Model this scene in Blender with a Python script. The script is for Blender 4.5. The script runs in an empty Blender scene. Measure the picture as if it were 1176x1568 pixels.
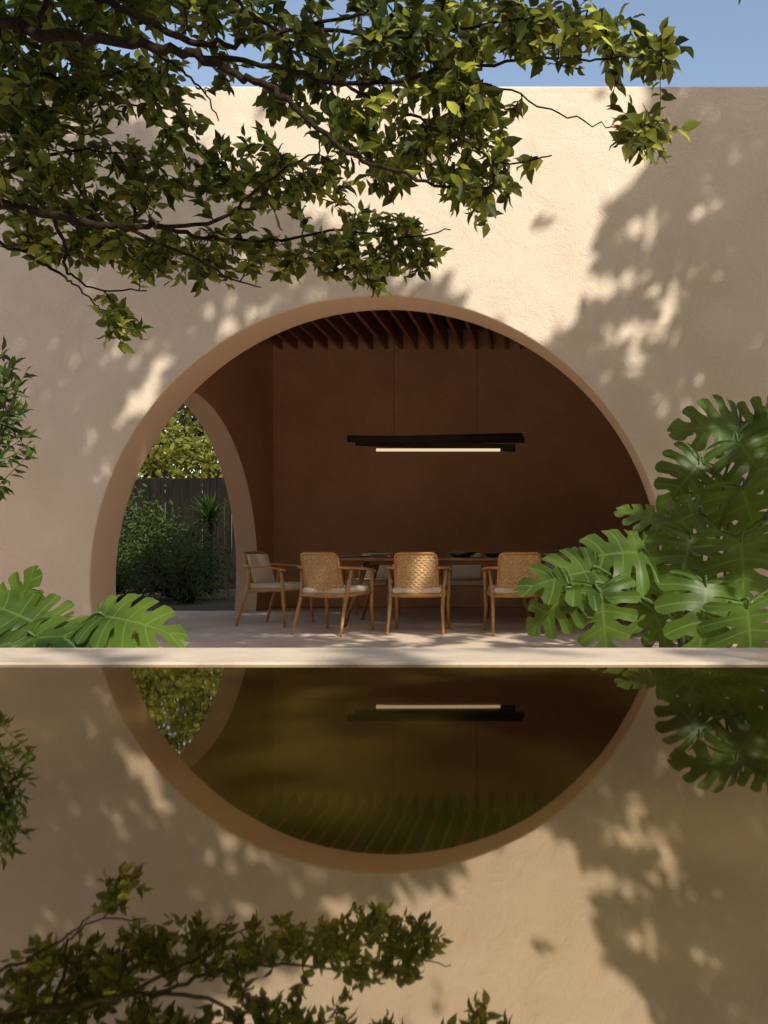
import bpy, bmesh, math, random
import numpy as np
from mathutils import Vector, Matrix, noise
random.seed(7); rng=np.random.default_rng(7)
F=1254.0; HX=844.0; HY=835.0; CH=0.887
def P(px,py,Y): return Vector(((px-HX)*Y/F, Y, CH+(HY-py)*Y/F))
SUN=Vector((0.42,-0.65,0.63)).normalized()
scene=bpy.context.scene
# ---------------------------------------------------------------- materials
def new_mat(name):
    m=bpy.data.materials.new(name); m.use_nodes=True
    nt=m.node_tree; nt.nodes.clear()
    out=nt.nodes.new('ShaderNodeOutputMaterial')
    return m,nt,out
def N(nt,t,**k):
    n=nt.nodes.new(t)
    for a,b in k.items():
        if a in n.inputs.keys(): n.inputs[a].default_value=b
        else: setattr(n,a,b)
    return n
def c4(c): return (c[0],c[1],c[2],1)
def ramp(nt,fac,stops):
    r=nt.nodes.new('ShaderNodeValToRGB')
    e=r.color_ramp.elements
    while len(e)<len(stops): e.new(0.5)
    for i,(p,c) in enumerate(stops):
        e[i].position=p; e[i].color=c4(c)
    nt.links.new(fac,r.inputs[0]); return r
def stucco(name,c1,c2,scale=1.3,bump=0.35,rough=0.9,fine=60,dist=0.012):
    m,nt,out=new_mat(name)
    tc=N(nt,'ShaderNodeTexCoord')
    n1=N(nt,'ShaderNodeTexNoise',Scale=scale,Detail=8.0,Roughness=0.66)
    n2=N(nt,'ShaderNodeTexNoise',Scale=fine,Detail=6.0,Roughness=0.7)
    n3=N(nt,'ShaderNodeTexNoise',Scale=3.2,Detail=8.0,Roughness=0.66,Distortion=0.5)
    for n in (n1,n2,n3): nt.links.new(tc.outputs['Object'],n.inputs['Vector'])
    r=ramp(nt,n1.outputs['Fac'],[(0.3,c1),(0.7,c2)])
    r2=ramp(nt,n2.outputs['Fac'],[(0.3,(0.88,0.88,0.88)),(0.7,(1,1,1))])
    mx=N(nt,'ShaderNodeMixRGB',blend_type='MULTIPLY',Fac=1.0)
    nt.links.new(r.outputs[0],mx.inputs[1]); nt.links.new(r2.outputs[0],mx.inputs[2])
    add=N(nt,'ShaderNodeMath',operation='MULTIPLY_ADD'); add.inputs[1].default_value=3.0
    nt.links.new(n3.outputs['Fac'],add.inputs[0]); nt.links.new(n2.outputs['Fac'],add.inputs[2])
    b=N(nt,'ShaderNodeBump',Strength=bump,Distance=dist)
    nt.links.new(add.outputs[0],b.inputs['Height'])
    bs=N(nt,'ShaderNodeBsdfPrincipled',Roughness=rough)
    bs.inputs['Specular IOR Level'].default_value=0.15
    nt.links.new(mx.outputs[0],bs.inputs['Base Color']); nt.links.new(b.outputs[0],bs.inputs['Normal'])
    nt.links.new(bs.outputs[0],out.inputs[0]); return m
def simple(name,c,rough=0.6,spec=0.4,var=0.25,scale=8,metal=0):
    m,nt,out=new_mat(name)
    tc=N(nt,'ShaderNodeTexCoord')
    n1=N(nt,'ShaderNodeTexNoise',Scale=scale,Detail=5.0)
    nt.links.new(tc.outputs['Object'],n1.inputs['Vector'])
    r=ramp(nt,n1.outputs['Fac'],[(0.3,[x*(1-var) for x in c]),(0.7,[min(1,x*(1+var)) for x in c])])
    bs=N(nt,'ShaderNodeBsdfPrincipled',Roughness=rough,Metallic=metal)
    bs.inputs['Specular IOR Level'].default_value=spec
    nt.links.new(r.outputs[0],bs.inputs['Base Color'])
    b=N(nt,'ShaderNodeBump',Strength=0.2,Distance=0.004); nt.links.new(n1.outputs['Fac'],b.inputs['Height'])
    nt.links.new(b.outputs[0],bs.inputs['Normal'])
    nt.links.new(bs.outputs[0],out.inputs[0]); return m
def wood(name,c1,c2,rough=0.45,stretch=(40,40,3),spec=0.4):
    m,nt,out=new_mat(name)
    tc=N(nt,'ShaderNodeTexCoord'); mp=N(nt,'ShaderNodeMapping'); mp.inputs['Scale'].default_value=stretch
    n1=N(nt,'ShaderNodeTexNoise',Scale=1.0,Detail=6.0,Roughness=0.6,Distortion=0.5)
    nt.links.new(tc.outputs['Object'],mp.inputs[0]); nt.links.new(mp.outputs[0],n1.inputs['Vector'])
    r=ramp(nt,n1.outputs['Fac'],[(0.3,c1),(0.7,c2)])
    bs=N(nt,'ShaderNodeBsdfPrincipled',Roughness=rough)
    bs.inputs['Specular IOR Level'].default_value=spec
    nt.links.new(r.outputs[0],bs.inputs['Base Color']); nt.links.new(bs.outputs[0],out.inputs[0]); return m
def leafmat(name,dark,light,trans,tfac=0.4,rough=0.45,low=0.2):
    m,nt,out=new_mat(name)
    g=N(nt,'ShaderNodeNewGeometry')
    r=ramp(nt,g.outputs['Random Per Island'],[(0.0,dark),(1.0,light)])
    bs=N(nt,'ShaderNodeBsdfPrincipled',Roughness=rough)
    bs.inputs['Specular IOR Level'].default_value=0.3
    nt.links.new(r.outputs[0],bs.inputs['Base Color'])
    r2=ramp(nt,g.outputs['Random Per Island'],[(0.0,[x*low*0.5 for x in trans]),(0.55,[x*low*1.6 for x in trans]),(1.0,trans)])
    tr=N(nt,'ShaderNodeBsdfTranslucent'); nt.links.new(r2.outputs[0],tr.inputs[0])
    mx=N(nt,'ShaderNodeMixShader'); mx.inputs[0].default_value=tfac
    nt.links.new(bs.outputs[0],mx.inputs[1]); nt.links.new(tr.outputs[0],mx.inputs[2])
    nt.links.new(mx.outputs[0],out.inputs[0]); return m

M_wall=stucco('stucco_cream',(0.78,0.645,0.50),(0.89,0.755,0.605),bump=0.6)
M_reveal_bounce=stucco('stucco_reveal_bounce',(0.82,0.59,0.41),(0.88,0.65,0.46),bump=0.35)  # wall stucco with the warm bounced light put into its colour
M_terra=stucco('plaster_terracotta',(0.60,0.345,0.215),(0.76,0.46,0.295),scale=0.9,bump=0.4,fine=30)
M_floor=stucco('terrace_concrete',(0.62,0.47,0.34),(0.74,0.58,0.43),scale=2.0,bump=0.15,fine=80)
M_cop=stucco('coping_stone',(0.54,0.45,0.34),(0.70,0.59,0.46),scale=4,bump=0.15,fine=90)
M_soil=stucco('soil',(0.07,0.05,0.03),(0.16,0.12,0.07),scale=3,bump=0.8,fine=20)
M_slat=wood('slat_timber',(0.20,0.07,0.035),(0.34,0.14,0.07),stretch=(20,2,20))
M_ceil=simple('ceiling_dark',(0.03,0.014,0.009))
M_wood=wood('chair_wood',(0.47,0.22,0.065),(0.68,0.36,0.12))
M_table=wood('table_wood',(0.26,0.12,0.05),(0.42,0.21,0.09),stretch=(3,40,40))
M_weave=simple('rattan_weave',(0.68,0.43,0.20),rough=0.6,scale=60,var=0.35)
M_cush=simple('linen_cushion',(0.72,0.63,0.50),rough=0.95,spec=0.1,var=0.08,scale=120)
M_black=simple('black_metal',(0.022,0.013,0.009),rough=0.5,spec=0.2)
M_bark=stucco('bark',(0.016,0.010,0.006),(0.065,0.042,0.026),scale=14,bump=1.0,fine=50,dist=0.02)
M_leaf=leafmat('tree_leaf',(0.010,0.025,0.005),(0.055,0.095,0.014),(0.95,0.97,0.14),0.44,0.5,low=.24)
M_shrub=leafmat('shrub_leaf',(0.025,0.05,0.010),(0.07,0.12,0.022),(0.25,0.36,0.06),0.3,low=.4)
M_yellow=leafmat('sunny_leaf',(0.05,0.08,0.012),(0.26,0.27,0.05),(0.95,0.88,0.20),0.55,low=.3)
M_fence=wood('fence_board',(0.010,0.009,0.008),(0.026,0.021,0.017),rough=0.95,stretch=(30,30,2),spec=0.02)
M_ceram=simple('dark_ceramic',(0.05,0.045,0.04),rough=0.35)
M_plate=simple('stoneware',(0.6,0.55,0.47),rough=0.4,var=0.08)
M_sky_block=stucco('sky_block_green',(0.012,0.025,0.008),(0.05,0.08,0.02),scale=3,bump=1.0,fine=12,dist=0.2)
def monstera_mat():
    m,nt,out=new_mat('monstera_leaf')
    uv=N(nt,'ShaderNodeUVMap'); sp=N(nt,'ShaderNodeSeparateXYZ'); nt.links.new(uv.outputs[0],sp.inputs[0])
    a=N(nt,'ShaderNodeMath',operation='SUBTRACT'); a.inputs[1].default_value=0.5; nt.links.new(sp.outputs[1],a.inputs[0])
    b=N(nt,'ShaderNodeMath',operation='ABSOLUTE'); nt.links.new(a.outputs[0],b.inputs[0])
    mn=N(nt,'ShaderNodeMath',operation='MINIMUM'); 
    sc=N(nt,'ShaderNodeMath',operation='MULTIPLY'); sc.inputs[1].default_value=1.2
    nt.links.new(sp.outputs[0],sc.inputs[0]); nt.links.new(sc.outputs[0],mn.inputs[0]); nt.links.new(b.outputs[0],mn.inputs[1])
    rv=ramp(nt,mn.outputs[0],[(0.02,(1,1,1)),(0.06,(0,0,0))])
    tc=N(nt,'ShaderNodeTexCoord'); nz=N(nt,'ShaderNodeTexNoise',Scale=3.0,Detail=4.0); nt.links.new(tc.outputs['Object'],nz.inputs['Vector'])
    r=ramp(nt,nz.outputs['Fac'],[(0.32,(0.012,0.034,0.009)),(0.68,(0.080,0.145,0.020))])
    mx=N(nt,'ShaderNodeMixRGB'); mx.inputs[2].default_value=(0.14,0.23,0.06,1)
    m2=N(nt,'ShaderNodeMath',operation='MULTIPLY'); m2.inputs[1].default_value=0.5
    nt.links.new(rv.outputs[0],m2.inputs[0]); nt.links.new(m2.outputs[0],mx.inputs[0]); nt.links.new(r.outputs[0],mx.inputs[1])
    bs=N(nt,'ShaderNodeBsdfPrincipled',Roughness=0.40)
    bs.inputs['Specular IOR Level'].default_value=0.22
    nt.links.new(mx.outputs[0],bs.inputs['Base Color'])
    tr=N(nt,'ShaderNodeBsdfTranslucent'); tr.inputs[0].default_value=(0.34,0.48,0.05,1)
    ms=N(nt,'ShaderNodeMixShader'); ms.inputs[0].default_value=0.30
    nt.links.new(bs.outputs[0],ms.inputs[1]); nt.links.new(tr.outputs[0],ms.inputs[2]); nt.links.new(ms.outputs[0],out.inputs[0])
    return m
M_mon=monstera_mat()
M_stem=simple('stem_green',(0.07,0.12,0.03),rough=0.5)
def water_mat():
    m,nt,out=new_mat('pool_water')
    tc=N(nt,'ShaderNodeTexCoord')
    n1=N(nt,'ShaderNodeTexNoise',Scale=1.6,Detail=2.0,Roughness=0.4)
    nt.links.new(tc.outputs['Object'],n1.inputs['Vector'])
    b=N(nt,'ShaderNodeBump',Strength=0.06,Distance=0.010); nt.links.new(n1.outputs['Fac'],b.inputs['Height'])
    gl=N(nt,'ShaderNodeBsdfGlossy',Roughness=0.022); gl.inputs[0].default_value=(0.88,0.78,0.63,1)
    nt.links.new(b.outputs[0],gl.inputs['Normal'])
    n2=N(nt,'ShaderNodeTexNoise',Scale=1.5,Detail=3.0,Roughness=0.45); nt.links.new(tc.outputs['Object'],n2.inputs['Vector'])
    r=ramp(nt,n2.outputs['Fac'],[(0.40,(0.004,0.0035,0.0009)),(0.70,(0.085,0.068,0.010))])  # olive water colour; brighter noise patches imitate sun dapple on the pool bottom
    df=N(nt,'ShaderNodeBsdfDiffuse'); nt.links.new(r.outputs[0],df.inputs[0])
    fr=N(nt,'ShaderNodeFresnel'); fr.inputs['IOR'].default_value=7.0
    mx=N(nt,'ShaderNodeMixShader')
    nt.links.new(fr.outputs[0],mx.inputs[0]); nt.links.new(df.outputs[0],mx.inputs[1]); nt.links.new(gl.outputs[0],mx.inputs[2])
    nt.links.new(mx.outputs[0],out.inputs[0]); return m
M_water=water_mat()
m,nt,out=new_mat('lamp_glow'); e=N(nt,'ShaderNodeEmission',Strength=0.9); e.inputs[0].default_value=(1,0.74,0.46,1)
nt.links.new(e.outputs[0],out.inputs[0]); M_glow=m
# ---------------------------------------------------------------- mesh builder
class MB:
    def __init__(s): s.v=[];s.f=[];s.m=[];s.mats=[]
    def mi(s,mat):
        if mat not in s.mats: s.mats.append(mat)
        return s.mats.index(mat)
    def add(s,vs,fs,mat):
        o=len(s.v); s.v+= [tuple(x) for x in vs]; k=s.mi(mat)
        for f in fs: s.f.append([i+o for i in f]); s.m.append(k)
    def tube(s,pts,rad,mat,sides=7,flat=1.0):
        pts=[Vector(p) for p in pts]; n=len(pts)
        if not hasattr(rad,'__len__'): rad=[rad]*n
        vs=[];fs=[]; up=Vector((0.13,0.21,0.97))
        for i,p in enumerate(pts):
            t=(pts[min(i+1,n-1)]-pts[max(i-1,0)]).normalized()
            a=t.cross(up)
            if a.length<0.1: a=t.cross(Vector((1,0,0)))
            a.normalize(); b=t.cross(a)
            for k in range(sides):
                an=2*math.pi*k/sides
                vs.append(p+a*math.cos(an)*rad[i]+b*math.sin(an)*rad[i]*flat)
        for i in range(n-1):
            for k in range(sides):
                k2=(k+1)%sides
                fs.append([i*sides+k,i*sides+k2,(i+1)*sides+k2,(i+1)*sides+k])
        fs.append(list(range(sides))[::-1]); fs.append([(n-1)*sides+k for k in range(sides)])
        s.add(vs,fs,mat)
    def rbox(s,c,size,mat,r=0.006,M=None):
        h=[x/2 for x in size]; r=min(r,min(h)*0.95); c=Vector(c)
        def co(H): return [-H,-H+0.3*r,-H+r,H-r,H-0.3*r,H]
        vs=[];fs=[];idx={}
        def vid(i,j,k):
            if (i,j,k) in idx: return idx[(i,j,k)]
            p=Vector((co(h[0])[i],co(h[1])[j],co(h[2])[k]))
            q=Vector([max(-(h[a]-r),min(h[a]-r,p[a])) for a in range(3)])
            d=p-q
            if d.length>1e-9: p=q+d.normalized()*r
            if M is not None: p=M@p
            idx[(i,j,k)]=len(vs); vs.append(p+c); return idx[(i,j,k)]
        for i in range(5):
            for j in range(5):
                fs.append([vid(i,j,0),vid(i,j+1,0),vid(i+1,j+1,0),vid(i+1,j,0)])
                fs.append([vid(i,j,5),vid(i+1,j,5),vid(i+1,j+1,5),vid(i,j+1,5)])
                fs.append([vid(i,0,j),vid(i+1,0,j),vid(i+1,0,j+1),vid(i,0,j+1)])
                fs.append([vid(i,5,j),vid(i,5,j+1),vid(i+1,5,j+1),vid(i+1,5,j)])
                fs.append([vid(0,i,j),vid(0,i,j+1),vid(0,i+1,j+1),vid(0,i+1,j)])
                fs.append([vid(5,i,j),vid(5,i+1,j),vid(5,i+1,j+1),vid(5,i,j+1)])
        s.add(vs,fs,mat)
    def lathe(s,c,prof,mat,n=20):
        vs=[];fs=[];c=Vector(c)
        for (r,z) in prof:
            for k in range(n):
                a=2*math.pi*k/n; vs.append(c+Vector((r*math.cos(a),r*math.sin(a),z)))
        for i in range(len(prof)-1):
            for k in range(n):
                fs.append([i*n+k,i*n+(k+1)%n,(i+1)*n+(k+1)%n,(i+1)*n+k])
        s.add(vs,fs,mat)
    def obj(s,name,smooth=True,parent=None,loc=(0,0,0)):
        me=bpy.data.meshes.new(name); me.from_pydata(s.v,[],s.f)
        for mt in s.mats: me.materials.append(mt)
        me.polygons.foreach_set('material_index',s.m)
        me.polygons.foreach_set('use_smooth',[smooth]*len(s.f)); me.update()
        o=bpy.data.objects.new(name,me); scene.collection.objects.link(o); o.location=loc
        if parent: o.parent=parent
        return o
def empty(name):
    o=bpy.data.objects.new(name,None); scene.collection.objects.link(o); return o
def box(name,x0,x1,y0,y1,z0,z1,mat,parent=None,r=0.01):
    b=MB(); b.rbox(((x0+x1)/2,(y0+y1)/2,(z0+z1)/2),(x1-x0,y1-y0,z1-z0),mat,r)
    return b.obj(name,smooth=False,parent=parent)
# ---------------------------------------------------------------- arched walls
def arch_wall(name,cu,cv,R,u0,u1,v0,v1,w0,w1,axis,mf,mr,mb,parent):
    angs=[2*math.pi*i/240 for i in range(240)]
    for (a,b) in ((u0,v0),(u1,v0),(u0,v1),(u1,v1)): angs.append(math.atan2(b-cv,a-cu)%(2*math.pi))
    for sgn in (1,-1):
        dx=math.sqrt(max(0,R*R-(cv-v0)**2)); angs.append(math.atan2(v0-cv,sgn*dx)%(2*math.pi))
    angs=sorted(set(angs))
    def rad(a):
        c,s_=math.cos(a),math.sin(a); t=1e9
        if c>1e-9: t=min(t,(u1-cu)/c)
        if c<-1e-9: t=min(t,(u0-cu)/c)
        if s_>1e-9: t=min(t,(v1-cv)/s_)
        if s_<-1e-9: t=min(t,(v0-cv)/s_)
        return t
    def W(u,v,w): return (u,w,v) if axis=='Y' else (w,u,v)
    b=MB(); vs=[];n=len(angs)
    f1=[];f2=[];f3=[];f4=[]
    for a in angs:
        to=rad(a); ti=min(R,to)
        for t,w in ((ti,w0),(to,w0),(ti,w1),(to,w1)):
            vs.append(W(cu+t*math.cos(a),cv+t*math.sin(a),w))
    for i in range(n):
        j=(i+1)%n
        am=(angs[i]+((angs[j]-angs[i])%(2*math.pi))/2)
        if rad(am)<=R+1e-6: continue
        f1.append([i*4,i*4+1,j*4+1,j*4]); f2.append([i*4+2,j*4+2,j*4+3,i*4+3])
        f3.append([i*4,j*4,j*4+2,i*4+2]); f4.append([i*4+1,i*4+3,j*4+3,j*4+1])
    b.add(vs,f1,mf)
    k=b.mi(mb)
    for f in f2: b.f.append(f); b.m.append(k)
    k=b.mi(mr)
    for f in f3: b.f.append(f); b.m.append(k)
    k=b.mi(mf)
    for f in f4: b.f.append(f); b.m.append(k)
    ob=b.obj(name,smooth=True,parent=parent)
    bm=bmesh.new(); bm.from_mesh(ob.data); bmesh.ops.remove_doubles(bm,verts=bm.verts,dist=1e-5)
    bmesh.ops.recalc_face_normals(bm,faces=bm.faces); bm.to_mesh(ob.data); bm.free()
    bv=ob.modifiers.new('bevel','BEVEL'); bv.width=0.016; bv.segments=3; bv.limit_method='ANGLE'; bv.angle_limit=math.radians(50)
    wn=ob.modifiers.new('wn','WEIGHTED_NORMAL')
    return ob
pav=empty('arched_pavilion_building')
YB=11.72; X0=-3.98; X1=1.75; ZR=3.69
arch_wall('front_wall',-1.6,0.517,2.685,-10,9,0.0,5.15,7.6,8.07,'Y',M_wall,M_reveal_bounce,M_terra,pav)
arch_wall('side_wall',9.0,0.5,2.1,8.075,YB,0.0,4.05,X0,X0-0.29,'X',M_terra,M_reveal_bounce,M_wall,pav)
box('back_wall',X0-0.29,X1+0.3,YB+0.003,YB+0.3,0,4.05,M_terra,pav)
box('right_wall',X1,X1+0.3,8.075,YB,0,4.05,M_terra,pav)
box('roof',X0-0.32,X1+0.35,8.075,YB+0.35,4.053,4.3,M_wall,pav)
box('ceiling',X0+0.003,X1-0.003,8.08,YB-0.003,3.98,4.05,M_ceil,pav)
sl=MB(); x=X0+0.12
while x<X1:
    sl.rbox((x,(8.09+YB)/2,ZR+0.12),(0.045,YB-8.1,0.24),M_slat,0.004); x+=0.215
sl.obj('ceiling_slats',False,pav)
# ---------------------------------------------------------------- ground, terrace, pool
def sheet(name,x0,x1,y0,y1,z,mat):
    b=MB(); b.add([(x0,y0,z),(x1,y0,z),(x1,y1,z),(x0,y1,z)],[[0,1,2,3]],mat); return b.obj(name,False)
sheet('ground',-300,300,-300,300,-0.112,M_soil)
sheet('garden_soil',-20,12,-10,24,-0.012,M_soil)
box('terrace_floor',-12,9,2.86,11.1,-0.10,0.0,M_floor)
box('pavilion_floor',X0+0.002,X1-0.002,11.102,YB-0.002,-0.10,-0.002,M_floor,pav)
pool=empty('reflecting_pool')
w=sheet('water',-11,9,-6,2.50,0.523,M_water)
box('pool_coping',-11.3,9.3,2.49,2.85,0.47,0.531,M_cop,pool,0.005)
box('pool_far_wall',-11.25,9.25,2.53,2.81,0.0,0.469,M_wall,pool)
box('pool_near_coping',-11.3,9.3,-6.3,-5.99,0.0,0.531,M_cop,pool,0.008)
box('pool_left_wall',-11.3,-10.99,-5.98,2.48,0.0,0.531,M_cop,pool,0.008)
box('pool_right_wall',8.99,9.3,-5.98,2.48,0.0,0.531,M_cop,pool,0.008)
def sky_block(x0,x1,y0,y1,h):
    b=MB(); nv=14
    per=[(x0,y0),(x1,y0),(x1,y1),(x0,y1)]
    pts=[]
    for i in range(4):
        a=Vector((*per[i],0)); c=Vector((*per[(i+1)%4],0)); n=max(2,int((c-a).length/0.7))
        for k in range(n): pts.append(a.lerp(c,k/n))
    vs=[];fs=[];n=len(pts)
    for j in range(nv+1):
        for p in pts:
            q=Vector((p.x,p.y,h*j/nv))
            o=noise.noise(q*0.7)*0.5+noise.noise(q*2.1)*0.25
            dn=Vector((q.x-min(max(q.x,x0+.8),x1-.8),q.y-min(max(q.y,y0+.8),y1-.8),0))
            if dn.length>0: q+=dn.normalized()*o
            q.z+=o*(j/nv)*1.5 if j else 0
            vs.append(q)
    for j in range(nv):
        for i in range(n): fs.append([j*n+i,j*n+(i+1)%n,(j+1)*n+(i+1)%n,(j+1)*n+i])
    fs.append([nv*n+i for i in range(n)])
    b.add(vs,fs,M_sky_block); return b.obj('sky_block_hedge')
sky_block(-16,15,-12.5,-10.5,9); sky_block(-17,-15,-10,7.0,7); sky_block(13,15,-10,9,7)  # unseen hedges added to block part of the sky and dim the fill light
# ---------------------------------------------------------------- leaves
LT=np.array([[0,0,0],[.33,0,-.035],[.68,0,-.03],[1,0,-.10],[.13,.28,.01],[.38,.50,.035],[.70,.33,.01],[.13,-.28,.01],[.38,-.50,.035],[.70,-.33,.01]])
LF=[[0,1,4],[4,1,5],[5,1,2,6],[6,2,3],[0,7,1],[7,8,1],[8,9,2,1],[9,3,2]]
LT2=np.array([[0,0,0],[1,0,-.10],[.25,.42,.02],[.68,.38,.01],[.25,-.42,.02],[.68,-.38,.01]])
LF2=[[0,1,3,2],[0,4,5,1]]
def leaves(name,pos,dr,nr,ln,mat,wid=0.55,parent=None,simple_=False):
    T,FF=(LT2,LF2) if simple_ else (LT,LF)
    pos=np.asarray(pos,float);dr=np.asarray(dr,float);nr=np.asarray(nr,float);ln=np.asarray(ln,float)
    dr/=np.linalg.norm(dr,axis=1,keepdims=True)+1e-9
    sd=np.cross(nr,dr); sd/=np.linalg.norm(sd,axis=1,keepdims=True)+1e-9
    nn=np.cross(dr,sd); n=len(pos)
    V=pos[:,None,:]+ln[:,None,None]*(T[None,:,0:1]*dr[:,None,:]+wid*T[None,:,1:2]*sd[:,None,:]+T[None,:,2:3]*2*nn[:,None,:])
    V=V.reshape(-1,3); k=len(T)
    base=[]; lt=[]
    for f in FF: base+=f; lt.append(len(f))
    base=np.array(base); L=len(base)
    allL=(base[None,:]+(np.arange(n)*k)[:,None]).ravel()
    lt=np.array(lt); st=np.concatenate([[0],np.cumsum(lt)[:-1]])
    allS=(st[None,:]+(np.arange(n)*L)[:,None]).ravel()
    me=bpy.data.meshes.new(name); me.vertices.add(len(V)); me.vertices.foreach_set('co',V.ravel())
    me.loops.add(len(allL)); me.loops.foreach_set('vertex_index',allL.astype(np.int32))
    me.polygons.add(len(allS)); me.polygons.foreach_set('loop_start',allS.astype(np.int32))
    me.polygons.foreach_set('use_smooth',np.ones(len(allS),bool))
    me.update(calc_edges=True); me.validate(); me.materials.append(mat)
    o=bpy.data.objects.new(name,me); scene.collection.objects.link(o)
    if parent: o.parent=parent
    return o
def smooth_line(pts,sub=5):
    pts=[Vector(p) for p in pts]; out=[]
    for i in range(len(pts)-1):
        p0=pts[max(i-1,0)];p1=pts[i];p2=pts[i+1];p3=pts[min(i+2,len(pts)-1)]
        for k in range(sub):
            t=k/sub
            out.append(0.5*((2*p1)+(-p0+p2)*t+(2*p0-5*p1+4*p2-p3)*t*t+(-p0+3*p1-3*p2+p3)*t**3))
    out.append(pts[-1]); return out
def rv(s=1): return Vector((random.gauss(0,s),random.gauss(0,s),random.gauss(0,s)))
# ---------------------------------------------------------------- overhanging tree
tree=empty('tree'); br=MB(); nodes=[]
def limb(pts,r0,r1,world=False,store=True,jit=0.012):
    w=[Vector(p) if world else P(*p) for p in pts]
    s=smooth_line(w,6); n=len(s)
    s=[p+rv(jit*0.6) if 0<i<n-1 else p for i,p in enumerate(s)]
    rad=[r0+(r1-r0)*i/(n-1) for i in range(n)]
    br.tube(s,rad,M_bark,8)
    if store: nodes.extend(s)
TX,TY=-4.75,4.7
limb([(TX-.1,TY,-0.1),(TX,TY+.02,1.0),(TX+.12,TY,2.0),(TX+.15,TY-.02,3.0),(TX+.3,TY-.1,4.3),(TX+.7,TY-.7,5.6),(TX+1.5,TY-1.4,7.0)],0.17,0.07,True,False)
limb([(-450,360,4.6),(-230,160,4.3),(-40,42,4.1),(60,50,4.05),(150,60,4.0),(240,72,3.95),(310,90,3.9),(370,118,3.85),(430,145,3.8),(490,200,3.8),(560,245,3.8),(650,275,3.85),(735,290,3.9)],0.036,0.005)
limb([(-430,520,4.7),(-210,350,4.6),(-30,312,4.5),(60,325,4.5),(130,340,4.45),(190,348,4.5),(250,347,4.6)],0.036,0.014)
limb([(190,348,4.5),(250,375,4.6),(310,400,4.7),(350,425,4.8),(400,440,4.95)],0.012,0.004)
limb([(240,348,4.6),(330,338,4.5),(380,300,4.4),(430,262,4.4),(490,232,4.4)],0.012,0.004)
limb([(245,348,4.6),(330,365,4.9),(430,368,5.2),(520,352,5.5),(610,365,5.6),(690,352,5.7)],0.013,0.004)
limb([(-30,360,4.9),(40,390,4.8),(85,415,4.8),(120,440,4.8),(150,470,4.85),(190,500,4.9)],0.012,0.003)
limb([(80,330,4.5),(98,375,4.7),(100,410,4.8),(140,440,5),(225,445,5)],0.012,0.004)
limb([(-220,170,4.4),(-80,0,4.2),(60,-40,4.1),(150,-5,4.0),(240,40,3.9),(310,66,3.9),(380,60,3.9),(460,42,3.9),(560,20,3.9)],0.028,0.006)
limb([(300,86,3.9),(420,100,3.9),(520,128,3.9),(620,120,3.85),(720,100,3.8),(830,92,3.75),(930,88,3.7),(1020,85,3.65)],0.013,0.003)
limb([(460,42,3.9),(600,55,3.9),(720,40,3.8),(840,25,3.7),(900,15,3.7)],0.010,0.003)
limb([(520,128,3.9),(600,165,3.9),(690,205,3.9),(770,250,3.9),(845,238,3.9)],0.009,0.003)
limb([(690,120,3.8),(780,140,3.8),(870,180,3.75),(940,195,3.7),(1015,190,3.7)],0.005,0.002)
limb([(230,72,3.95),(280,110,4.0),(310,140,4.1),(335,185,4.2)],0.008,0.003)
limb([(-60,60,4.2),(60,110,4.6),(170,150,4.7),(230,170,4.8)],0.014,0.004)
limb([(-120,330,4.6),(20,260,4.7),(120,230,4.7),(200,235,4.7)],0.014,0.004)
limb([(60,50,4.05),(60,20,4.0),(100,-40,4.0)],0.014,0.01)
limb([(200,-60,4.1),(330,-20,4.0),(400,30,4.0),(500,100,4.0)],0.014,0.005)
blobs=[(50,110,90,70,60,4.5),(50,225,100,70,62,4.7),(170,130,95,55,36,4.7),(110,15,140,40,46,4.3),(320,22,120,36,22,4.1),(510,40,130,50,30,4.0),
(690,50,130,70,56,3.9),(840,40,75,50,24,3.75),(700,160,90,60,46,3.9),(480,140,70,50,16,4.2),(590,200,90,50,28,4.1),(230,265,80,45,30,4.75),(380,250,55,50,18,4.7),
(400,290,100,40,24,4.75),(130,350,90,45,42,4.9),(290,395,110,38,40,5.0),(450,395,100,34,36,5.3),(590,380,85,46,44,5.6),(185,490,30,36,9,4.9),
(640,395,45,26,11,5.7),(725,280,45,42,18,4.05),(800,245,40,16,5,3.9),(930,75,60,40,16,3.7),(1005,95,28,30,8,3.65),(975,205,40,34,16,3.7),(270,175,45,30,6,4.6),
(600,100,100,60,26,4.0),(350,120,90,40,6,4.3),(520,275,70,35,12,4.5),(640,250,60,35,14,4.2),(60,330,60,40,22,4.9),(570,430,40,14,6,5.6),(20,20,60,60,20,4.4),(60,390,40,25,8,4.9)]
LP=[];LD=[];LNm=[];LL=[]
def leafrow(pts,k,size,droop=0.15):
    for i in range(k):
        t=0.25+0.75*(i+random.random()*0.6)/k; t=min(t,1)
        j=t*(len(pts)-1); a=int(min(j,len(pts)-2)); p=pts[a].lerp(pts[a+1],j-a)
        d=(pts[a+1]-pts[a]).normalized()
        sdv=d.cross(Vector((0,0,1))+rv(0.3)).normalized()*(1 if i%2 else -1)
        dd=(d*0.7+sdv*0.8+rv(0.45)+Vector((0,0,-droop))).normalized()
        if i==k-1: dd=(d+rv(0.2)).normalized()
        nn=(Vector((0.1,-0.2,0.5))+rv(0.6))
        LP.append(p);LD.append(dd);LNm.append(nn);LL.append(size*random.uniform(0.55,1.2))
ends=[]
for cx,cy,rx,ry,n,Y in blobs:
    for _ in range(int(n*1.3)):
        a=random.random()*6.283; r=math.sqrt(random.random())
        ends.append(P(cx+rx*r*math.cos(a),cy+ry*r*math.sin(a),Y+random.uniform(-0.3,0.5)))
NArr=np.array([tuple(p) for p in nodes])
d0=[np.min(np.linalg.norm(NArr-np.array(e),axis=1)) for e in ends]
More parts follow.
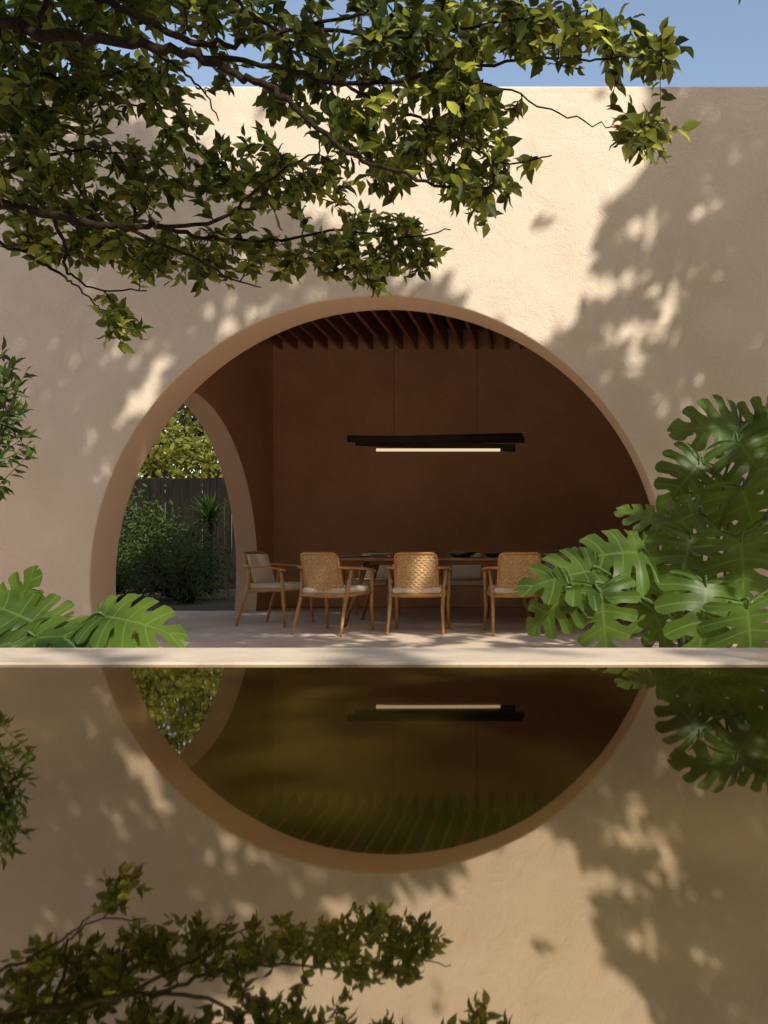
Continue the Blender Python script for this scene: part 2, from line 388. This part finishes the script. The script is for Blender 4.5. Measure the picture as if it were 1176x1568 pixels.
for i in np.argsort(d0):
    e=ends[i]
    dd=np.linalg.norm(NArr-np.array(e),axis=1); j=int(np.argmin(dd)); s0=Vector(NArr[j]); L=dd[j]
    if L<0.05: continue
    mid=s0.lerp(e,0.5)+rv(0.09*L)+Vector((0,0,0.10*L))
    pts=smooth_line([s0,s0.lerp(mid,0.5)+rv(0.02),mid,e],3)
    br.tube(pts,[0.003+0.008*min(L,0.6)*(1-k/(len(pts)-1)) if k<len(pts)-1 else 0.0012 for k in range(len(pts))],M_bark,4)
    NArr=np.vstack([NArr,np.array([tuple(p) for p in pts[2:]])])
    leafrow(pts,max(5,int(5+L*15)),0.092)
    if L>0.12:
        for _ in range(2):
            q=pts[random.randint(2,len(pts)-3)] if len(pts)>6 else pts[2]
            dirv=((e-s0).normalized()+rv(0.6)).normalized()
            e2=q+dirv*random.uniform(0.1,0.2)
            p2=[q,q.lerp(e2,0.5)+rv(0.01),e2]; br.tube(p2,[0.0025,0.002,0.001],M_bark,3); leafrow(p2,6,0.085)
leaves('foliage',LP,LD,LNm,LL,M_leaf,0.56,tree)
print('visible leaves',len(LP))
ARC=(580,896,443)
POLY=[(160,60),(1015,60),(1005,250),(945,320),(885,385),(905,470),(858,550),(780,500),(690,462),(615,450),(600,400),(430,320),(290,240)]
def inpoly(x,y):
    c=False;n=len(POLY);j=n-1
    for i in range(n):
        xi,yi=POLY[i];xj,yj=POLY[j]
        if (yi>y)!=(yj>y) and x<(xj-xi)*(y-yi)/(yj-yi)+xi: c=not c
        j=i
    return c
def dens(px,py):
    da=math.hypot(px-ARC[0],py-ARC[1])
    if py>1000:
        if py>1060: return 0.60 if px>720 else 0.0
        return 0.34
    if da<ARC[2]-12:
        if py>872: return 0.36 if 330<px<860 else (0.5 if px>200 else .7)
        if ((px-690)/45)**2+((py-800)/40)**2<1: return 0.3
        return 0.78
    if inpoly(px,py): return 0.0
    if px>580:
        if ((px-970)/95)**2+((py-450)/125)**2<1: return 0.46
        if ((px-1030)/70)**2+((py-570)/90)**2<1: return 0.56
        if ((px-1120)/60)**2+((py-290)/100)**2<1: return 0.66
        return 0.88
    if px<150: return 0.86
    if da<ARC[2]+85: return 0.54
    if px<260: return 0.80
    return 0.72
A1=SUN.cross(Vector((0,1,0))).normalized(); A2=SUN.cross(A1).normalized()
cn={0:[[],[],[],[]],1:[[],[],[],[]]}
for _ in range(38000):  # out-of-view canopy leaves, set along sun rays to shade chosen wall areas
    px=random.uniform(-250,1420); py=random.uniform(60,1290)
    w=P(px,py,7.6)
    u,v=w.dot(A1),w.dot(A2)
    nz=noise.noise(Vector((u*4.2,v*4.2,0)))*0.8+noise.noise(Vector((u*9,v*9,5)))*0.45
    n01=0.5+nz*0.85
    if n01>dens(px+noise.noise(Vector((u*2,v*2,9)))*50,py+(noise.noise(Vector((u*2,v*2,19)))*50 if py<850 else 0)): continue
    for _k in range(20):
        Y=random.uniform(2.0,3.9); t=(7.6-Y)/(-SUN.y); q=w+SUN*t
        if q.z>CH+(HY+50)/F*q.y: break
    else: continue
    s=0 if q.x<1.2 else 1
    c=cn[s]; c[0].append(q); c[1].append((rv(1)+Vector((0,0,-.3)))); c[2].append(SUN*0.8+rv(0.4)); c[3].append(random.uniform(0.13,0.21))
leaves('shade_foliage',*cn[0],M_leaf,0.6,tree,True)
tree2=empty('tree'); 
leaves('shade_foliage',*cn[1],M_leaf,0.6,tree2,True)
added_tree=empty('tree'); c3=[[],[],[],[]]  # added tree behind the camera, unseen; dapples the coping and pool
for _ in range(9000):
    w=Vector((random.uniform(-5,4),random.uniform(-1.2,3.0),0.53)); u,v=w.dot(A1),w.dot(A2)
    n01=0.5+0.85*(noise.noise(Vector((u*3.2,v*3.2,40)))*0.8+noise.noise(Vector((u*8,v*8,55)))*0.4)
    d=0.62 if w.y<2.3 else (0.30 if -2.2<w.x<0.6 else 0.55)
    if n01>d: continue
    q=w+SUN*random.uniform(7.0,9.5)
    c3[0].append(q); c3[1].append((rv(1)+Vector((0,0,-.3)))); c3[2].append(SUN*0.8+rv(0.4)); c3[3].append(random.uniform(0.12,0.2))
leaves('shade_foliage',*c3,M_leaf,0.6,added_tree,True)
print('canopy',len(cn[0][0]),len(cn[1][0]),len(c3[0]))
def crown(trunk_pts,r0,targets,k,mb):
    base=smooth_line(trunk_pts,6); nd=np.array([tuple(p) for p in base])
    tg=random.sample(targets,min(k,len(targets)))
    tg.sort(key=lambda e:(Vector(e)-base[-1]).length)
    for e in tg:
        e=Vector(e); dd=np.linalg.norm(nd-np.array(e),axis=1)+np.maximum(0,nd[:,2]-e.z)*0.5; j=int(np.argmin(dd)); s0=Vector(nd[j]); L=(e-s0).length
        mid=s0.lerp(e,0.5)+rv(0.05*L)+Vector((0,0,0.03*L))
        pts=smooth_line([s0,mid,e],4)
        mb.tube(pts,[0.008+0.012*min(L,2)*(1-i/(len(pts)-1)) for i in range(len(pts))],M_bark,5)
        nd=np.vstack([nd,np.array([tuple(p) for p in pts])])
crown([(TX+.3,TY-.1,4.9),(TX+.7,TY-.7,5.6),(TX+1.5,TY-1.4,7.0)],0.08,cn[0][0],70,br)
br.obj('branches',True,tree)
b2=MB(); T2=[(6.2,3.0,-0.1),(6.15,3.0,1.5),(6.05,3.0,3.2),(5.8,3.0,5.0),(5.0,3.0,6.4),(4.2,3.0,7.4)]
s=smooth_line(T2,6); b2.tube(s,[0.18-0.12*i/(len(s)-1) for i in range(len(s))],M_bark,9)
crown(T2[3:],0.08,cn[1][0],70,b2); b2.obj('branches',True,tree2)
b3=MB(); T3=[(4.5,-7.2,-0.1),(4.4,-7.1,1.6),(4.2,-6.8,3.2),(3.8,-6.0,4.6),(3.2,-5.0,5.6)]
s=smooth_line(T3,6); b3.tube(s,[0.18-0.12*i/(len(s)-1) for i in range(len(s))],M_bark,9)
crown(T3[3:],0.08,c3[0],50,b3); b3.obj('branches',True,added_tree)
# ---------------------------------------------------------------- left shrub
shr=empty('leafy_shrub'); sb=MB(); LP=[];LD=[];LNm=[];LL=[]
base=Vector((-3.55,4.9,0))
for cx,cy,rx,ry,n in [(35,600,45,40,15),(20,670,30,30,8),(-60,620,80,110,26),(10,560,20,25,6),(8,745,12,8,2),(-80,800,80,120,18)]:
    for _ in range(n):
        e=P(cx+rx*random.uniform(-1,1),cy+ry*random.uniform(-1,1),4.9+random.uniform(-.3,.3))
        s0=base+Vector((random.uniform(-.25,.05),random.uniform(-.2,.2),random.uniform(.5,1.3)))
        pts=smooth_line([s0,s0.lerp(e,0.5)+rv(0.05)+Vector((0,0,.08)),e],5)
        sb.tube(pts,[0.006*(1-.8*k/(len(pts)-1)) for k in range(len(pts))],M_bark,4)
        leafrow(pts[4:],13,0.085,0.5)
for k in range(6):
    sb.tube([base+Vector((random.uniform(-.1,.1),random.uniform(-.1,.1),-0.05)),base+Vector((random.uniform(-.25,.05),random.uniform(-.2,.2),random.uniform(.7,1.4)))],[0.02,0.01],M_bark,6)
leaves('foliage',LP,LD,LNm,LL,M_shrub,0.34,shr); sb.obj('stems',True,shr)
# ---------------------------------------------------------------- monstera
def interp(t,xs,ys):
    return float(np.interp(t,xs,ys))
TT=[0,0.12,0.3,0.5,0.68,0.85,1.0]
MU=[-0.02,-0.19,-0.16,0.16,0.50,0.80,1.05]; MV=[0.05,0.26,0.50,0.60,0.50,0.28,0.0]
QU=[0,0.0,0.02,0.16,0.38,0.66,1.0]
from bisect import bisect
def cr(t,xs,ys):
    i=min(max(bisect(xs,t)-1,0),len(xs)-2); u=(t-xs[i])/(xs[i+1]-xs[i])
    y0=ys[max(i-1,0)];y1=ys[i];y2=ys[i+1];y3=ys[min(i+2,len(ys)-1)]
    return 0.5*((2*y1)+(-y0+y2)*u+(2*y0-5*y1+4*y2-y3)*u*u+(-y0+3*y1-3*y2+y3)*u**3)
class Mon:
    def __init__(s,name): s.v=[];s.f=[];s.uv=[];s.st=MB();s.name=name
    def leaf(s,pos,d,nrm,L,droop=0.22,fold=0.22):
        d=Vector(d).normalized(); sd=Vector(nrm).cross(d).normalized(); nn=d.cross(sd).normalized()
        nf=random.choice([6,7,7]); curl=random.uniform(-0.08,0.08); fold*=random.uniform(.6,1.5)
        for side in (1,-1):
            for fi in range(nf):
                t0=fi/nf; t1=(fi+1)/nf; tc=(t0+t1)/2; cut=random.uniform(0.28,0.48) if fi>0 else .6; gap=random.uniform(0.64,0.80)
                dz=random.uniform(-.06,.02); dt=random.uniform(-.012,.012); lr=random.uniform(.93,1.03)
                ns=8; ntt=4; ids=[]
                for a in range(ns+1):
                    sv=a/ns; row=[]
                    wv=1.0 if sv<cut else 1-(1-gap)*min(1,(sv-cut)/0.14)
                    for b in range(ntt+1):
                        fr=b/ntt; t=tc+(fr-0.5)*(t1-t0)*wv+dt*max(0,sv-cut)
                        t=min(max(t,0),1)
                        e=abs(fr-0.5)*2; rad=sv*(1-(0.11*e**3 if sv>cut else 0.11*e**3*sv))*(1+(lr-1)*sv)
                        mu,mv=cr(t,TT,MU),cr(t,TT,MV); qu=interp(t,TT,QU)
                        u=qu+(mu-qu)*rad; v=mv*rad
                        u+=0.06*rad*rad
                        z=-droop*u*u -fold*v*v*2.2 +0.12*v - 0.022*math.cos((fr-0.5)*math.pi*2)*rad + curl*u*v*side*3 + dz*max(0,sv-cut)
                        p=Vector(pos)+d*(u*L)+sd*(v*L*side)+nn*(z*L)
                        row.append(len(s.v)); s.v.append(tuple(p)); s.uv.append((rad,fr))
                    ids.append(row)
                for a in range(ns):
                    for b in range(ntt):
                        q=[ids[a][b],ids[a+1][b],ids[a+1][b+1],ids[a][b+1]]
                        s.f.append(q if side==1 else q[::-1])
    def petiole(s,b,pos,d):
        b=Vector(b);pos=Vector(pos);L=(pos-b).length
        pts=smooth_line([b,b.lerp(pos,0.45)+Vector((0,0,0.16*L)),pos-Vector(d).normalized()*0.02+Vector((0,0,0.01)),pos+Vector(d).normalized()*0.03],5)
        s.st.tube(pts,[0.014-0.008*i/(len(pts)-1) for i in range(len(pts))],M_stem,6)
    def place(s,px,py,Y,L,ang,face,base,yaw=0.0,droop=0.22):
        a=math.radians(ang)
        d=Vector((math.cos(a),yaw,math.sin(a))).normalized()
        n=Vector((0.1,-face,1-face)).normalized()
        c=P(px,py,Y); pos=c-d*(0.42*L)
        s.leaf(pos,d,n,L,droop); s.petiole(base,pos,d)
    def done(s):
        e=empty(s.name)
        me=bpy.data.meshes.new('leaves'); me.from_pydata(s.v,[],s.f)
        ul=me.uv_layers.new(name='UVMap'); vi=np.zeros(len(me.loops),np.int32); me.loops.foreach_get('vertex_index',vi)
        ul.data.foreach_set('uv',np.array(s.uv)[vi].ravel())
        me.polygons.foreach_set('use_smooth',[True]*len(s.f)); me.materials.append(M_mon); me.update()
        bm=bmesh.new(); bm.from_mesh(me); bmesh.ops.remove_doubles(bm,verts=bm.verts,dist=0.0004); bm.to_mesh(me); bm.free()
        o=bpy.data.objects.new('leaves',me); scene.collection.objects.link(o); o.parent=e
        s.st.obj('stems',True,e); return e
mR=Mon('monstera_plant'); B=(1.05,5.6,0.0)
for a in [(1095,650,6.0,0.52,178,0.65),(1155,705,5.7,0.50,-50,0.9),(1050,735,5.7,0.44,-140,0.8),(1150,790,5.4,0.50,-75,0.9),(1030,800,5.4,0.44,-150,0.5),
 (935,845,5.1,0.50,168,0.5),(865,880,4.9,0.48,-170,0.45),(845,930,4.85,0.36,-150,0.6),
 (925,945,4.8,0.42,-92,0.95),(1080,940,4.75,0.48,-85,0.95),(1140,875,5.0,0.50,-80,0.9),(1050,860,5.1,0.44,-110,0.85),(985,900,5.3,0.40,-120,0.75),
 (1150,975,4.7,0.46,-70,0.85),(1190,670,6.0,0.46,20,0.7),(1220,820,5.2,0.5,-30,0.7),(1160,645,6.1,.38,60,.65),(1010,955,5.3,.36,-70,.8),(1100,775,5.8,.42,-60,.8),(990,790,5.7,.34,160,.45)]:
    mR.place(a[0],a[1],a[2],a[3],a[4]+random.uniform(-12,12),a[5],(B[0]+random.uniform(-.2,.2),B[1]+random.uniform(-.25,.2),0.0),random.uniform(-0.5,0.2),random.uniform(.12,.4))
mR.done()
mL=Mon('monstera_plant'); B=(-3.0,4.6,0.0)
for a in [(20,935,4.5,0.42,150,0.5),(110,962,4.4,0.48,5,0.35),(205,948,4.45,0.44,-5,0.35),(40,975,4.3,0.46,20,0.4),(95,990,4.3,0.42,-20,0.4),(160,985,4.35,0.40,-15,0.4),(-30,940,4.5,0.46,170,0.5),(25,925,4.7,.36,60,.6)]:
    mL.place(a[0],a[1],a[2],a[3],a[4]+random.uniform(-8,8),a[5],(B[0]+random.uniform(-.2,.2),B[1]+random.uniform(-.1,.2),0.0),random.uniform(-0.4,0.1),random.uniform(.15,.35))
mL.done()
# ---------------------------------------------------------------- chairs
def chair_mesh():
    b=MB(); W=M_wood; HB=0.205
    def bp(x,z):
        t=(z-0.40)/0.42
        return Vector((x,-0.215-0.13*t+0.9*x*x,z))
    for s in (1,-1):
        b.tube([(s*.275,.27,0),(s*.268,.25,.25),(s*.285,.235,.61)],[.012,.019,.016],W,8)
        b.tube([(s*.275,-.34,0),(s*.262,-.26,.25),(s*.262,-.20,.42),(s*.285,-.17,.635)],[.012,.018,.019,.015],W,8)
        arm=smooth_line([(s*.20,-.30,.665),(s*.265,-.22,.662),(s*.305,-.05,.655),(s*.31,.12,.642),(s*.292,.25,.622),(s*.28,.285,.61)],4)
        b.tube(arm,[.014]+[.022]*(len(arm)-2)+[.012],W,8,0.62)
        b.tube([(s*.265,-.215,.385),(s*.268,.245,.40)],.017,W,8)
    b.tube([(-.265,-.225,.385),(.265,-.225,.385)],.017,W,8); b.tube([(-.268,.245,.40),(.268,.245,.40)],.018,W,8)
    loop=[]; z0,z1,hx,rr=0.375,0.805,HB,0.05
    for (cx,cz,a0) in ((hx-rr,z1-rr,0),(-hx+rr,z1-rr,90),(-hx+rr*0.6,z0+rr*.6,180),(hx-rr*.6,z0+rr*.6,270)):
        for k in range(6):
            a=math.radians(a0+90*k/5); r_=rr if a0<180 else rr*.6
            loop.append(bp(cx+r_*math.cos(a),cz+r_*math.sin(a)))
    dense=[]
    for i in range(len(loop)):
        p,q=loop[i],loop[(i+1)%len(loop)]; n=max(1,int((q-p).length/0.05))
        for k in range(n):
            m=p.lerp(q,k/n); dense.append(bp(m.x,m.z))
    dense.append(dense[0]); b.tube(dense,.014,W,8)
    nr=16; nc=13; HW=HB-.01
    for i in range(nr):
        z=0.40+0.385*(i+.5)/nr; h=0.0092; vs=[];fs=[]
        inset=0.03 if i in (0,nr-1) else 0
        for j in range(nc*2+1):
            x=-HW+inset+(2*HW-2*inset)*j/(nc*2); o=0.006*math.sin(math.pi*(j/2+i))
            p=bp(x,z); vs+= [p+Vector((0,-.004+o,-h)),p+Vector((0,-.004+o,h))]
        for j in range(nc*2): fs.append([2*j,2*j+2,2*j+3,2*j+1])
        b.add(vs,fs,M_weave)
    for j in range(nc):
        x=-HW+.006+(2*HW-.012)*(j+.5)/nc; h=.0095; vs=[];fs=[]
        for i in range(nr*2+1):
            z=0.395+0.395*i/(nr*2); o=0.006*math.sin(math.pi*(i/2+j))
            p=bp(x,z); vs+=[p+Vector((-h,-.004+o,0)),p+Vector((h,-.004+o,0))]
        for i in range(nr*2): fs.append([2*i,2*i+2,2*i+3,2*i+1])
        b.add(vs,fs,M_weave)
    ang=math.atan2(0.13,0.42)
    b.rbox((0,-.225,.62),(.37,.045,.35),M_cush,.022,Matrix.Rotation(ang,3,'X'))
    b.rbox((0,.02,.432),(.50,.50,.075),M_cush,.035)
    return b
proto=chair_mesh(); first=None
chairs=[(-2.20,8.36,-18),(-1.35,8.40,2),(-0.37,8.38,12),(-3.05,9.15,-106),(-2.22,10.12,178),(-1.06,10.15,183),(0.10,10.12,180),(0.62,9.30,90)]
for (x,y,rz) in chairs:
    if first is None: o=proto.obj('dining_armchair'); first=o
    else: o=bpy.data.objects.new('dining_armchair',first.data); scene.collection.objects.link(o)
    o.location=(x,y,0.002); o.rotation_euler=(0,0,math.radians(rz))
# ---------------------------------------------------------------- table
t=MB(); cx,cy=-1.22,9.28
t.rbox((cx,cy,.735),(2.75,1.05,.03),M_table,.014)
t.rbox((cx,cy,.69),(2.3,.07,.05),M_table,.008)
for s in (1,-1):
    for q in (1,-1):
        t.tube([(cx+s*1.02,cy+q*.42,0),(cx+s*.80,cy+q*.28,.715)],[.020,.032],M_table,8)
    t.tube([(cx+s*.82,cy-.33,.64),(cx+s*.82,cy+.33,.64)],.022,M_table,8)
t.obj('dining_table')
for (x,y,r,mt,h) in [(-1.95,9.3,.13,M_plate,.05),(-1.0,9.15,.17,M_ceram,.06),(-.65,9.3,.12,M_ceram,.045)]:
    b=MB(); b.lathe((x,y,.751),[(0,0),(r*.45,0),(r*.8,h*.5),(r,h),(r*.96,h),(r*.75,h*.5),(r*.4,.012),(0,.012)],mt); b.obj('serving_bowl')
for (x,y) in [(-2.3,9.0),(-1.4,8.98),(-.4,9.0),(-2.2,9.6),(-1.1,9.6),(-0.1,9.55)]:
    b=MB(); b.lathe((x,y,.751),[(0,0),(.07,0),(.125,.014),(.122,.018),(.07,.006),(0,.006)],M_plate); b.obj('dinner_plate')
# ---------------------------------------------------------------- pendant
pe=empty('pendant_light'); PY=9.25
b=MB()
def bar(p,q,h,w,mat):
    p=Vector(p);q=Vector(q);d=q-p
    ax=d.normalized(); z=Vector((0,0,1)); y=z.cross(ax).normalized(); z=ax.cross(y)
    M=Matrix((ax,y,z)).transposed(); b.rbox((p+q)/2,(d.length,w,h),mat,0.004,M)
a=P(532,672,PY-.10);c=P(803,673,PY+.02); bar(a,c,.075,.045,M_black)
a=P(545,677,PY+.09);c=P(789,686,PY-.13); bar(a,c,.08,.045,M_black)
a=P(560,672,PY+.0);c=P(800,666,PY+.10); bar(a,c,.045,.04,M_black)
b.obj('bars',False,pe)
b=MB(); bar(P(576,689,PY-.165),P(766,689,PY-.165),.032,.012,M_glow); b.obj('light_strip',False,pe)
b=MB()
for px in (603,730):
    p=P(px,668,PY); b.tube([p,(p.x,p.y,3.98)],.002,M_black,5)
b.obj('cables',False,pe)
# ---------------------------------------------------------------- garden seen through the side arch
fn=MB(); x=-16
while x<-3.5:
    fn.rbox((x,16.6+random.uniform(-.01,.01),1.12+random.uniform(-.01,.01)),(.142,.03,2.26),M_fence,.004); x+=.15
fn.rbox((-9.75,16.66,1.9),(12.5,.05,.09),M_fence); fn.rbox((-9.75,16.66,.5),(12.5,.05,.09),M_fence)
fn.obj('wooden_fence',False)
def mass(name,blobs,size,mat,wid,stem=True,cl=22):
    e=empty(name); p=[];d=[];n=[];l=[]; sb=MB()
    for (x,y,z,rx,ry,rz,k) in blobs:
        c=Vector((x,y,z))
        for _ in range(k//cl):
            v=rv(1).normalized()*random.random()**0.4
            q=c+Vector((v.x*rx,v.y*ry,v.z*rz))
            if q.z<0.05: q.z=0.05+random.random()*.2
            g=Vector((x+random.uniform(-.1,.1),y,max(0,z-rz*1.1)))
            if stem and random.random()<.35: sb.tube([g,g.lerp(q,.5)+rv(.05),q],[.014,.01,.003],M_bark,4)
            for _ in range(cl):
                o=rv(size*1.5); p.append(q+o); d.append(v+rv(.7)); n.append(rv(.6)+Vector((0,-.2,.8))); l.append(size*random.uniform(.6,1.2))
    leaves('foliage',p,d,n,l,mat,wid,e,True)
    if sb.v: sb.obj('stems',True,e)
    return e
mass('garden_bush',[(-6.1,13.4,.55,.8,.5,.60,3800),(-7.4,13.4,.65,.6,.5,.7,2800),(-8.4,13.2,.7,.6,.5,.8,1200)],.075,M_shrub,.42)
mass('garden_bush',[(-7.75,14.4,1.35,.45,.4,.75,1500),(-8.9,15,1.3,.6,.4,.9,1200),(-7.0,14.6,1.15,.4,.4,.4,1100)],.09,M_shrub,.42)
mass('garden_bush',[(-6.6,12.4,.3,.5,.3,.35,1400),(-5.6,12.6,.45,.4,.3,.5,1500),(-6.9,12.6,.4,.25,.3,.3,600)],.055,M_shrub,.4)
ty=mass('background_tree',[(-9.3,19,3.6,1.2,.9,.9,1800),(-8.3,19.4,4.3,.9,.9,.8,1200),(-10.6,19.5,4.0,1.3,1,1.3,1300),(-7.7,18.6,3.0,.8,.6,.6,1000),(-9,19,5.4,1.2,1,.8,1200),(-8.7,18.2,2.7,.9,.5,.4,900),(-8.0,20.5,3.4,2.0,.8,1.4,1300)],.17,M_yellow,.6,True,14)
b=MB(); b.tube([(-9.3,19,0),(-9.2,19,1.8),(-9.35,19,3.4),(-9.1,19,5)],[.16,.13,.1,.04],M_bark,8); b.obj('trunk',True,ty)
sp=MB()
cc=Vector((-6.2,14.9,1.35))
sp.tube([(cc.x,cc.y,0),(cc.x,cc.y,1.35)],[.05,.04],M_bark,7)
for _ in range(150):
    a=random.random()*6.283; el=random.uniform(-.3,1.4); d=Vector((math.cos(a)*math.cos(el),math.sin(a)*math.cos(el),math.sin(el))); L=random.uniform(.45,.7)
    s_=d.cross(Vector((0,0,1))).normalized()*.02; p0=cc;p1=cc+d*L*.5;p2=cc+d*L+Vector((0,0,-.18*L))
    sp.add([p0-s_,p0+s_,p1+s_,p1-s_,p2],[[0,1,2,3],[3,2,4]],M_shrub)
sp.obj('spiky_dracaena_plant')
# ---------------------------------------------------------------- light, world, camera
sd=bpy.data.lights.new('sun','SUN'); sd.energy=5.0; sd.angle=math.radians(0.8); sd.color=(1.0,0.93,0.82)
so=bpy.data.objects.new('sun',sd); scene.collection.objects.link(so); so.rotation_euler=(-SUN).to_track_quat('-Z','Y').to_euler(); so.location=SUN*30
wd=bpy.data.worlds.new('World'); scene.world=wd; wd.use_nodes=True; nt=wd.node_tree
bg=nt.nodes['Background']; sk=nt.nodes.new('ShaderNodeTexSky'); sk.sky_type='NISHITA'; sk.sun_disc=False
sk.sun_elevation=math.asin(SUN.z); sk.sun_rotation=math.atan2(SUN.x,SUN.y); sk.air_density=1.0; sk.dust_density=1.2; sk.ozone_density=1.0
mxn=nt.nodes.new('ShaderNodeMixRGB'); mxn.blend_type='MULTIPLY'; mxn.inputs[0].default_value=1; mxn.inputs[2].default_value=(1.8,1.6,1.4,1)
nt.links.new(sk.outputs[0],mxn.inputs[1]); nt.links.new(mxn.outputs[0],bg.inputs[0]); bg.inputs[1].default_value=0.15
cd=bpy.data.cameras.new('camera'); cam=bpy.data.objects.new('camera',cd); scene.collection.objects.link(cam); scene.camera=cam
cam.location=(0,0,CH); cam.rotation_euler=(math.radians(90),0,0)
cd.sensor_fit='VERTICAL'; cd.sensor_height=36; cd.sensor_width=27; cd.lens=36*F/1568
cd.shift_x=(588-HX)/1568; cd.shift_y=(HY-784)/1568; cd.clip_start=0.05; cd.clip_end=2000
scene.view_settings.view_transform='Standard'; scene.view_settings.look='None'; scene.view_settings.exposure=0
